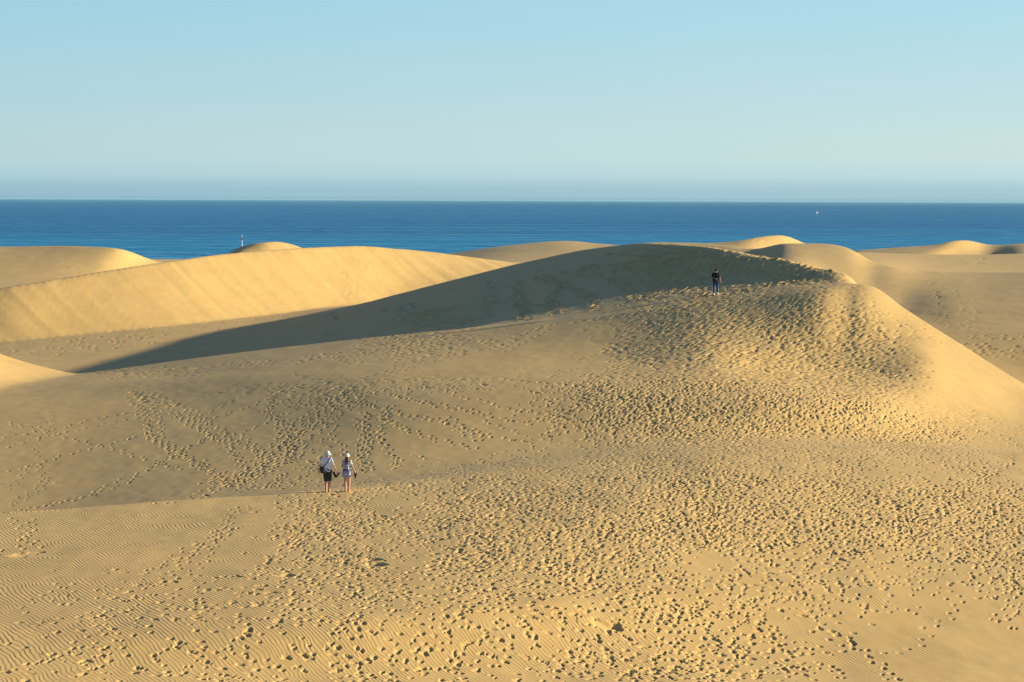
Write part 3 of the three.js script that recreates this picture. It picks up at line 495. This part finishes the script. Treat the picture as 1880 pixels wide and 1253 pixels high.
// man in the white hat
{
  const [gx, gd] = ground(601, 903, 79, 96), y = heightOf(gx, gd, true);
  const t = thing('person', 'person in white t-shirt, dark knee-length shorts and white sun hat, walking away barefoot', 'person'); t.position.set(gx, y - .01, -gd); t.rotation.y = -.06;
  const J = { pelvis: [0, .90, 0], pelvisL: [-.06, .90, 0], pelvisR: [.06, .90, 0], waist: [0, 1.08, -.01], chest: [0, 1.27, -.015], neck: [0, 1.43, -.01], head: [.005, 1.565, -.03], shL: [-.16, 1.375, -.01], shR: [.16, 1.375, -.01],
    hipL: [-.085, .86, 0], kneeL: [-.06, .47, -.01], calfL: [-.052, .34, .04], ankL: [-.03, .075, .13], toeL: [-.035, .028, .0], hipR: [.085, .86, 0], kneeR: [.075, .47, -.09], calfR: [.066, .34, -.08], ankR: [.045, .07, -.13], toeR: [.06, .028, -.29],
    elL: [-.275, 1.12, .05], wrL: [-.345, .885, .02], elR: [.275, 1.13, .06], wrR: [.37, .905, .03] };
  const f = person({ root: t, J, skin: lin(.50, .27, .17), hip: .115, waist: .125, chest: .115, thigh: .078, knee: .052, calf: .052, arm: .044, box: [-.46, -.03, -.42, .46, 1.5, .36], curlR: 1, curlL: .3 });
  const shirtF = p => { let d = 1; for (const s of ['L', 'R']) d = smin(d, limb(p, J['sh' + s], [(J['sh' + s][0] * .35 + J['el' + s][0] * .65), (J['sh' + s][1] * .35 + J['el' + s][1] * .65), .035], .066, .068), .03);
    d = smin(d, limb(p, [-.075, .96, 0], [-.085, 1.28, 0], .118, .118), .05); d = smin(d, limb(p, [.075, .96, 0], [.085, 1.28, 0], .118, .118), .05); d = smin(d, limb(p, J.shL, J.shR, .07, .07), .05); d = smin(d, limb(p, J.chest, J.neck, .09, .06), .04);
    d += .006 * Math.sin(p[1] * 38 + p[0] * 22) * (p[1] < 1.2 ? 1 : .4) + .004 * Math.sin(p[0] * 60 - p[1] * 25); d = Math.min(d, f(p) - .014); return Math.max(d, .845 + .012 * Math.sin(p[0] * 25) - p[1], p[1] - 1.445, Math.abs(p[0]) - .262); };
  mesh('t_shirt', solid(shirtF, [-.36, .80, -.24, .36, 1.5, .26], 96), cloth(.72, .74, .78), t);
  const shortF = p => { let d = limb(p, [-.06, .90, 0], [.06, .90, 0], .135, .135); for (const s of ['L', 'R']) d = smin(d, limb(p, J['hip' + s], J['knee' + s], .102, .088), .04); d = Math.min(d, f(p) - .014); return Math.max(d + .004 * Math.sin(p[1] * 50 + p[0] * 30), .455 - p[1], p[1] - .99, Math.abs(p[0]) - .23); };
  mesh('shorts', solid(shortF, [-.26, .40, -.26, .26, 1.03, .22], 80), cloth(.030, .038, .040), t);
  const H = J.head, hat = thing; const brim = []; // sun hat with a drooping brim
  for (let i = 0; i <= 12; i++) { const a = i / 12 * Math.PI / 2; brim.push(new THREE.Vector2(.098 * Math.sin(a), .105 * Math.cos(a))); }
  brim.push(new THREE.Vector2(.102, -.03), new THREE.Vector2(.125, -.05), new THREE.Vector2(.15, -.075), new THREE.Vector2(.148, -.08), new THREE.Vector2(.118, -.058), new THREE.Vector2(.096, -.035));
  const hg = new THREE.LatheGeometry(brim, 40); { const p = hg.attributes.position; for (let i = 0; i < p.count; i++) { const a = Math.atan2(p.getZ(i), p.getX(i)); if (p.getY(i) < -.02) p.setY(i, p.getY(i) + .012 * Math.sin(3 * a + .6)); } hg.computeVertexNormals(); }
  hg.rotateZ(.1); hg.translate(H[0], H[1] + .045, H[2]); mesh('sun_hat', hg, lin(.74, .75, .72, { side: THREE.DoubleSide }), t);
  const bandG = new THREE.TorusGeometry(.101, .009, 8, 40); bandG.rotateX(Math.PI / 2); bandG.rotateZ(.1); bandG.translate(H[0], H[1] + .035, H[2]); mesh('hat_band', bandG, cloth(.35, .42, .44), t);
  mesh('hair', solid(p => Math.max(egg(p, [H[0], H[1] - .01, H[2] + .012], [.083, .1, .092]), H[1] - .075 - p[1], p[1] - H[1] - .03, H[2] - .03 - p[2]), [H[0] - .11, H[1] - .12, H[2] - .1, H[0] + .11, H[1] + .1, H[2] + .14], 40), cloth(.06, .04, .03), t);
  // bag over the shoulder
  const b = thing('shoulder_bag', 'black cross-body bag at the left hip of the person in white t-shirt', 'bag'); b.position.copy(t.position); b.rotation.copy(t.rotation);
  const bag = solid(p => { const q = [Math.abs(p[0] + .2) - .045, Math.abs(p[1] - .925) - .095, Math.abs(p[2] - .09) - .085]; return Math.hypot(Math.max(q[0], 0), Math.max(q[1], 0), Math.max(q[2], 0)) + Math.min(0, Math.max(...q)) - .03 + .004 * Math.sin(p[1] * 40 + p[2] * 30); }, [-.34, .74, -.09, -.06, 1.11, .27], 48);
  mesh('pouch', bag, lin(.014, .014, .016, { roughness: .6 }), b);
  const fl = new THREE.BoxGeometry(.016, .09, .165, 2, 2, 4); fl.translate(-.282, .985, .09); const flap = mesh('flap', fl, lin(.02, .02, .022, { roughness: .5 }), b); const cl = new THREE.BoxGeometry(.008, .022, .03); cl.translate(-.294, .95, .09); mesh('clasp', cl, lin(.5, .5, .48, { roughness: .3, metalness: .9 }), flap);
  const path = new THREE.CatmullRomCurve3([V(-.215, 1.03, .10), V(-.10, 1.12, .16), V(0, 1.22, .155), V(.075, 1.34, .115), V(.105, 1.44, .03), V(.10, 1.43, -.06), V(.03, 1.30, -.15), V(-.08, 1.15, -.165), V(-.2, 1.02, -.09), V(-.235, 1.0, .03)]);
  const sg = new THREE.TubeGeometry(path, 60, .017, 6, false); mesh('strap', sg, lin(.02, .022, .024), b);
}
// pairs of shoes carried in the hand
function shoe(name, label, at, turn, up, sole, L) {
  const t = thing(name, label, 'shoe'); t.position.set(...at); t.rotation.set(...turn);
  const k = L / .27;
  mesh('upper', solid(p => { const q = [p[0] / k, p[1] / k, p[2] / k]; let d = limb(q, [0, .035, .09], [0, .03, -.03], .042, .044); d = smin(d, limb(q, [0, .03, -.03], [0, .022, -.1], .044, .036), .03); d = smin(d, limb(q, [0, .04, .085], [0, .085, .09], .038, .036), .03); d = Math.max(d, -limb(q, [0, .07, .06], [0, .14, .09], .026, .034)); return Math.max(d, .012 - q[1]) * k; }, [-.07 * k, -.01, -.16 * k, .07 * k, .14 * k, .15 * k], 44), up, t);
  const s = new THREE.Shape(); s.moveTo(-.034, .13); s.quadraticCurveTo(-.04, .03, -.036, -.02); s.quadraticCurveTo(-.056, -.1, -.01, -.142); s.quadraticCurveTo(.05, -.13, .046, -.05); s.quadraticCurveTo(.034, .02, .036, .13); s.quadraticCurveTo(0, .155, -.034, .13);
  const g = new THREE.ExtrudeGeometry(s, { depth: .018, bevelEnabled: true, bevelSize: .004, bevelThickness: .004, bevelSegments: 2 }); g.rotateX(Math.PI / 2); g.scale(k, k, k); g.translate(0, .014 * k, 0); mesh('sole', g, sole, t);
}
{
  const p = scene.getObjectByName('person').position, dark = lin(.02, .02, .022), white = lin(.62, .62, .6), lime = lin(.35, .45, .08);
  shoe('shoe', 'black shoe with white sole held nearest the body by the person with shoulder bag', [p.x + .30, p.y + .73, p.z + .02], [1.25, .5, .3], dark, white, .27);
  shoe('shoe', 'black shoe with lime green sole, outer one carried by the person with shoulder bag', [p.x + .42, p.y + .71, p.z + .05], [.95, -.6, -.5], dark, lime, .27);
}
// woman in the striped dress
let woman;
{
  const [gx, gd] = ground(637, 902, 79, 97), y = heightOf(gx, gd, true);
  const t = woman = thing('person', 'person with long brown hair, white cap and navy striped dress, walking away barefoot', 'person'); t.position.set(gx, y - .01, -gd); t.rotation.y = .05;
  const J = { pelvis: [0, .84, 0], pelvisL: [-.065, .84, 0], pelvisR: [.065, .84, 0], waist: [0, 1.01, -.005], chest: [0, 1.18, -.01], neck: [0, 1.33, -.005], head: [0, 1.46, -.02], shL: [-.14, 1.275, -.005], shR: [.14, 1.275, -.005],
    hipL: [-.085, .80, 0], kneeL: [-.075, .44, -.02], calfL: [-.07, .32, .02], ankL: [-.055, .07, .06], toeL: [-.055, .026, -.07], hipR: [.085, .80, 0], kneeR: [.08, .44, -.05], calfR: [.078, .32, -.03], ankR: [.075, .068, -.05], toeR: [.095, .026, -.18],
    elL: [-.205, 1.06, -.03], wrL: [-.17, .99, -.22], elR: [.225, 1.05, .05], wrR: [.33, .83, .03] };
  const f = person({ root: t, J, female: true, skin: lin(.52, .28, .18), hip: .118, waist: .098, chest: .10, thigh: .082, knee: .05, calf: .05, arm: .036, box: [-.42, -.03, -.38, .42, 1.38, .30], curlR: .9, curlL: .5 });
  const dressF = p => { let d = limb(p, [-.07, .66, 0], [-.06, .86, 0], .135, .125); d = smin(d, limb(p, [.07, .66, 0], [.06, .86, 0], .135, .125), .06); d = smin(d, limb(p, [0, .84, 0], [0, 1.02, 0], .15, .125), .07); d = smin(d, limb(p, [-.05, 1.02, 0], [-.06, 1.2, 0], .10, .105), .05); d = smin(d, limb(p, [.05, 1.02, 0], [.06, 1.2, 0], .10, .105), .05); d = smin(d, limb(p, J.shL, J.shR, .062, .062), .05);
    for (const s of ['L', 'R']) d = smin(d, limb(p, J['sh' + s], [(J['sh' + s][0] + J['el' + s][0]) / 2, (J['sh' + s][1] + J['el' + s][1]) / 2, .01], .056, .058), .025);
    if (Math.abs(p[0]) < .19) d = Math.min(d, f(p) - .012); d += .006 * Math.sin(p[0] * 42 + p[1] * 9); return Math.max(d, .615 + .01 * Math.sin(p[0] * 30 + p[2] * 20) - p[1], p[1] - 1.325, -egg(p, [0, 1.34, .06], [.085, .11, .11])); };
  const dg = solid(dressF, [-.3, .58, -.22, .3, 1.37, .24], 100), n = dg.attributes.position.count, col = new Float32Array(n * 3);
  for (let i = 0; i < n; i++) { const yy = dg.attributes.position.getY(i) + .006 * Math.sin(dg.attributes.position.getX(i) * 20), band = ((yy - .6) / .062) % 1, navy = band > .46 || (yy > .86 && yy < .97 && band > .18); col.set(navy ? [.028, .045, .17] : [.72, .74, .78], i * 3); }
  dg.setAttribute('color', new THREE.BufferAttribute(col, 3)); mesh('striped_dress', dg, new THREE.MeshStandardMaterial({ vertexColors: true, roughness: .95 }), t);
  const H = J.head;
  const hairF = p => { let d = egg(p, [H[0], H[1] + .0, H[2] + .014], [.088, .108, .098]); d = smin(d, limb(p, [-.035, H[1] - .06, H[2] + .075], [-.05, H[1] - .29, H[2] + .115], .055, .03), .05); d = smin(d, limb(p, [.035, H[1] - .06, H[2] + .075], [.04, H[1] - .27, H[2] + .115], .055, .028), .05); d += .005 * Math.sin(p[0] * 150 + p[1] * 12); return Math.max(d, H[2] - .045 - p[2] - (p[1] - H[1] > .04 ? .09 : 0)); };
  mesh('hair', solid(hairF, [-.14, H[1] - .34, H[2] - .12, .14, H[1] + .13, H[2] + .18], 72), lin(.14, .06, .028, { roughness: .7 }), t);
  const capF = p => { const d = egg(p, [H[0], H[1] + .035, H[2] + .008], [.104, .115, .116]); return Math.max(d, H[1] + .012 - p[1] + .1 * (p[2] - H[2]) * -.4, -egg(p, [H[0], H[1] + .02, H[2] + .008], [.096, .11, .108])); };
  mesh('cap', solid(capF, [-.13, H[1] - .03, H[2] - .14, .13, H[1] + .17, H[2] + .15], 60), lin(.76, .74, .66), t);
  const bs = new THREE.Shape(); bs.moveTo(-.085, 0); bs.quadraticCurveTo(-.08, .09, 0, .105); bs.quadraticCurveTo(.08, .09, .085, 0); bs.quadraticCurveTo(0, .04, -.085, 0);
  const bg = new THREE.ExtrudeGeometry(bs, { depth: .006, bevelEnabled: true, bevelSize: .002, bevelThickness: .002, bevelSegments: 1 }); bg.rotateX(-Math.PI / 2 + .15); bg.translate(H[0], H[1] + .03, H[2] - .075); mesh('cap_peak', bg, lin(.7, .68, .6), t);
  // flat sandals in her right hand
  for (const [k, dx, dy, r, lab] of [[0, .325, .715, .25, 'inner brown flat sandal in the hand of the person in striped dress'], [1, .365, .70, -.25, 'outer brown flat sandal in the hand of the person in striped dress']]) {
    const s = thing('sandal', lab, 'sandal'); s.position.set(t.position.x + dx, t.position.y + dy, t.position.z + .035 + .02 * k); s.rotation.set(1.15, r, .5 + r * .3);
    const sh = new THREE.Shape(); sh.moveTo(-.03, .115); sh.quadraticCurveTo(-.036, .02, -.034, -.02); sh.quadraticCurveTo(-.048, -.1, 0, -.122); sh.quadraticCurveTo(.046, -.1, .036, -.02); sh.quadraticCurveTo(.03, .04, .03, .115); sh.quadraticCurveTo(0, .135, -.03, .115);
    const g = new THREE.ExtrudeGeometry(sh, { depth: .012, bevelEnabled: true, bevelSize: .002, bevelThickness: .002, bevelSegments: 1 }); g.rotateX(Math.PI / 2); mesh('sole', g, lin(.09, .05, .035), s);
    for (const z of [-.06, .0]) { const c = new THREE.TubeGeometry(new THREE.CatmullRomCurve3([V(-.036, 0, z), V(-.02, .03, z + .008), V(.02, .03, z + .008), V(.036, 0, z)]), 12, .006, 5); mesh('strap', c, lin(.07, .035, .025), s); }
  }
}
// walker in black, higher up the hill
{
  const [gx, gd] = ground(1314, 542, 134, 175), y = heightOf(gx, gd, true), k = 49 * gd / FP / 1.74;
  const t = thing('person', 'person in black t-shirt and blue jeans climbing the shaded dune alone', 'person'); t.position.set(gx, y - .02, -gd); t.rotation.y = -.12; t.scale.setScalar(k);
  const J = { pelvis: [0, .93, 0], pelvisL: [-.06, .93, 0], pelvisR: [.06, .93, 0], waist: [0, 1.1, -.02], chest: [0, 1.3, -.035], neck: [.01, 1.47, -.03], head: [.02, 1.62, -.05], shL: [-.17, 1.40, -.03], shR: [.17, 1.40, -.03],
    hipL: [-.09, .89, 0], kneeL: [-.10, .49, .02], calfL: [-.10, .35, .08], ankL: [-.10, .085, .2], toeL: [-.10, .03, .07], hipR: [.09, .89, 0], kneeR: [.11, .52, -.14], calfR: [.115, .39, -.13], ankR: [.13, .13, -.16], toeR: [.15, .085, -.31],
    elL: [-.24, 1.13, -.02], wrL: [-.2, .93, -.16], elR: [.27, 1.14, .04], wrR: [.32, .90, -.02] };
  const f = person({ root: t, J, skin: lin(.48, .26, .17), hip: .118, waist: .118, chest: .115, thigh: .08, knee: .055, calf: .054, arm: .044, box: [-.42, -.03, -.44, .46, 1.55, .36], curlL: .5, curlR: .4 });
  const shirtF = p => { let d = 1; for (const s of ['L', 'R']) d = smin(d, limb(p, J['sh' + s], [J['sh' + s][0] * .3 + J['el' + s][0] * .7, J['sh' + s][1] * .3 + J['el' + s][1] * .7, J['el' + s][2] * .7 - .01], .068, .07), .03);
    d = smin(d, limb(p, [-.075, .98, 0], [-.09, 1.3, -.03], .125, .12), .05); d = smin(d, limb(p, [.075, .98, 0], [.09, 1.3, -.03], .125, .12), .05); d = smin(d, limb(p, J.shL, J.shR, .072, .072), .05); d = Math.min(d, f(p) - .014); d += .006 * Math.sin(p[1] * 36 + p[0] * 20); return Math.max(d, .86 - p[1], p[1] - 1.47, Math.abs(p[0]) - .27, Math.abs(p[0]) > .2 ? 1.16 - p[1] : -1); };
  mesh('t_shirt', solid(shirtF, [-.36, .82, -.26, .36, 1.52, .24], 92), cloth(.012, .012, .013), t);
  const jeanF = p => { let d = limb(p, [-.06, .93, 0], [.06, .93, 0], .13, .13); for (const s of ['L', 'R']) { d = smin(d, limb(p, J['hip' + s], J['knee' + s], .096, .07), .04); d = smin(d, limb(p, J['knee' + s], J['calf' + s], .07, .066), .03); d = smin(d, limb(p, J['calf' + s], J['ank' + s], .066, .054), .03); } if (Math.abs(p[0]) < .2) d = Math.min(d, f(p) - .012); d += .004 * Math.sin(p[1] * 55 + p[0] * 20); return Math.max(d, p[1] - 1.0, Math.min(Math.max(.13 - p[1], p[0] - .01), Math.max(.17 - p[1], .01 - p[0]))); };
  mesh('jeans', solid(jeanF, [-.26, .06, -.3, .28, 1.04, .3], 96), cloth(.035, .075, .19), t);
  const H = J.head; mesh('hair', solid(p => Math.max(egg(p, [H[0], H[1] + .02, H[2] + .01], [.086, .108, .1]) + .003 * Math.sin(p[0] * 160 + p[2] * 140), H[1] - .07 - p[1] - .5 * Math.max(0, p[2] - H[2]), (H[2] - .06 - p[2]) - Math.max(0, (p[1] - H[1] - .04) * 1.2)), [H[0] - .11, H[1] - .14, H[2] - .13, H[0] + .11, H[1] + .15, H[2] + .15], 56), cloth(.014, .009, .007), t);
  for (const s of ['L', 'R']) { const a = J['ank' + s], e = J['toe' + s]; mesh('trainer', solid(p => { let d = limb(p, [a[0], e[1] + .01, a[2] + .05], [e[0], e[1] - .0, e[2]], .05, .042); d = smin(d, limb(p, [a[0], a[1] + .015, a[2] + .01], [a[0], e[1] + .03, a[2] + .01], .05, .052), .03); return Math.max(d, e[1] - .03 - p[1]); }, [a[0] - .1, e[1] - .06, e[2] - .08, a[0] + .13, a[1] + .1, a[2] + .14], 44), lin(.72, .72, .68), t); }
  // pale pack worn low on the back
  const b = thing('waist_bag', 'small white and black bag on the lower back of the person in black', 'bag'); b.position.copy(t.position); b.rotation.copy(t.rotation); b.scale.copy(t.scale);
  mesh('pouch', solid(p => { const q = [Math.abs(p[0] - .02) - .055, Math.abs(p[1] - 1.06) - .085, Math.abs(p[2] - .155) - .018]; return Math.hypot(Math.max(q[0], 0), Math.max(q[1], 0), Math.max(q[2], 0)) + Math.min(0, Math.max(...q)) - .022; }, [-.1, .93, .08, .14, 1.2, .23], 40), lin(.02, .02, .022), b);
  const pg = new THREE.BoxGeometry(.05, .11, .006); pg.translate(.025, 1.055, .196); mesh('front_panel', pg, lin(.7, .7, .7), b);
  const bt = new THREE.TubeGeometry(new THREE.CatmullRomCurve3([V(-.04, 1.12, .165), V(-.12, 1.13, .125), V(-.205, 1.14, .0), V(-.12, 1.13, -.15), V(.1, 1.1, -.15), V(.205, 1.08, .0), V(.11, 1.07, .13)]), 50, .013, 6); mesh('belt', bt, lin(.45, .5, .6), b);
}
// beach mast behind the far dunes
{
  const d = 575, [s, tp] = sight(444, 431), x = s * d, base = heightOf(clamp(x, -.27 * d, .27 * d), d), top = EYE + tp * d, H = top - base;
  const t = thing('beach_mast', 'slim white mast with dark crossbar rising behind the far dune before the sea', 'mast'); t.position.set(x, base, -d);
  const sh = new THREE.CylinderGeometry(.085, .12, H * .86, 12); sh.translate(0, H * .43, 0); mesh('shaft', sh, lin(.8, .8, .78), t);
  const tip = new THREE.CylinderGeometry(.06, .075, H * .14, 10); tip.translate(0, H * .93, 0); mesh('top_section', tip, lin(.62, .72, .82), t);
  const bar = new THREE.BoxGeometry(.85, .13, .13); bar.translate(.04, H * .875, 0); mesh('crossbar', bar, lin(.06, .05, .10), t);
  const box = new THREE.BoxGeometry(.34, .42, .3); box.translate(.02, H * .835, 0); mesh('bracket', box, lin(.30, .17, .13), t);
  const foot = new THREE.CylinderGeometry(.3, .34, .3, 12); foot.translate(0, .1, 0); mesh('foot', foot, lin(.5, .5, .48), t);
}
// sailing boat far out
{
  const [s, tp] = sight(1500.5, 393), d = -EYE / tp, t = thing('sailing_boat', 'tiny white sailing boat far out on the blue sea', 'boat'); t.position.set(s * d, SEA, -d); t.rotation.y = .5; t.scale.setScalar(.75);
  const hs = new THREE.Shape(); hs.moveTo(-3.4, 0); hs.quadraticCurveTo(0, 1.5, 3.6, 0); hs.quadraticCurveTo(0, -1.5, -3.4, 0);
  const hg = new THREE.ExtrudeGeometry(hs, { depth: .9, bevelEnabled: true, bevelSize: .12, bevelThickness: .12, bevelSegments: 2 }); hg.rotateX(-Math.PI / 2); hg.translate(0, -.2, 0); mesh('hull', hg, lin(.22, .26, .3), t);
  const mg = new THREE.CylinderGeometry(.06, .08, 8, 8); mg.translate(.3, 4.6, 0); mesh('mast', mg, lin(.6, .6, .58), t);
  const sail = (pts, bulge) => { const sh = new THREE.Shape(pts.map(p => new THREE.Vector2(...p))); const g = new THREE.ExtrudeGeometry(sh, { depth: .05, bevelEnabled: false, steps: 1 }); const p = g.attributes.position; for (let i = 0; i < p.count; i++) p.setZ(i, p.getZ(i) + bulge * Math.sin(Math.PI * clamp((p.getY(i) - 1.4) / 7, 0, 1))); g.computeVertexNormals(); return g; };
  mesh('mainsail', sail([[.2, 1.6], [-2.9, 1.7], [-2.2, 3.6], [-1.2, 6], [.2, 8.4]], .3), lin(.6, .62, .63), t);
  mesh('jib', sail([[.5, 1.3], [3.3, 1.1], [.5, 7.2]], .4), lin(.55, .58, .6), t);
  const bm = new THREE.CylinderGeometry(.05, .05, 3.2, 8); bm.rotateZ(Math.PI / 2); bm.translate(-1.3, 1.5, 0); mesh('boom', bm, lin(.6, .6, .58), t);
}
renderer.render(scene, camera);
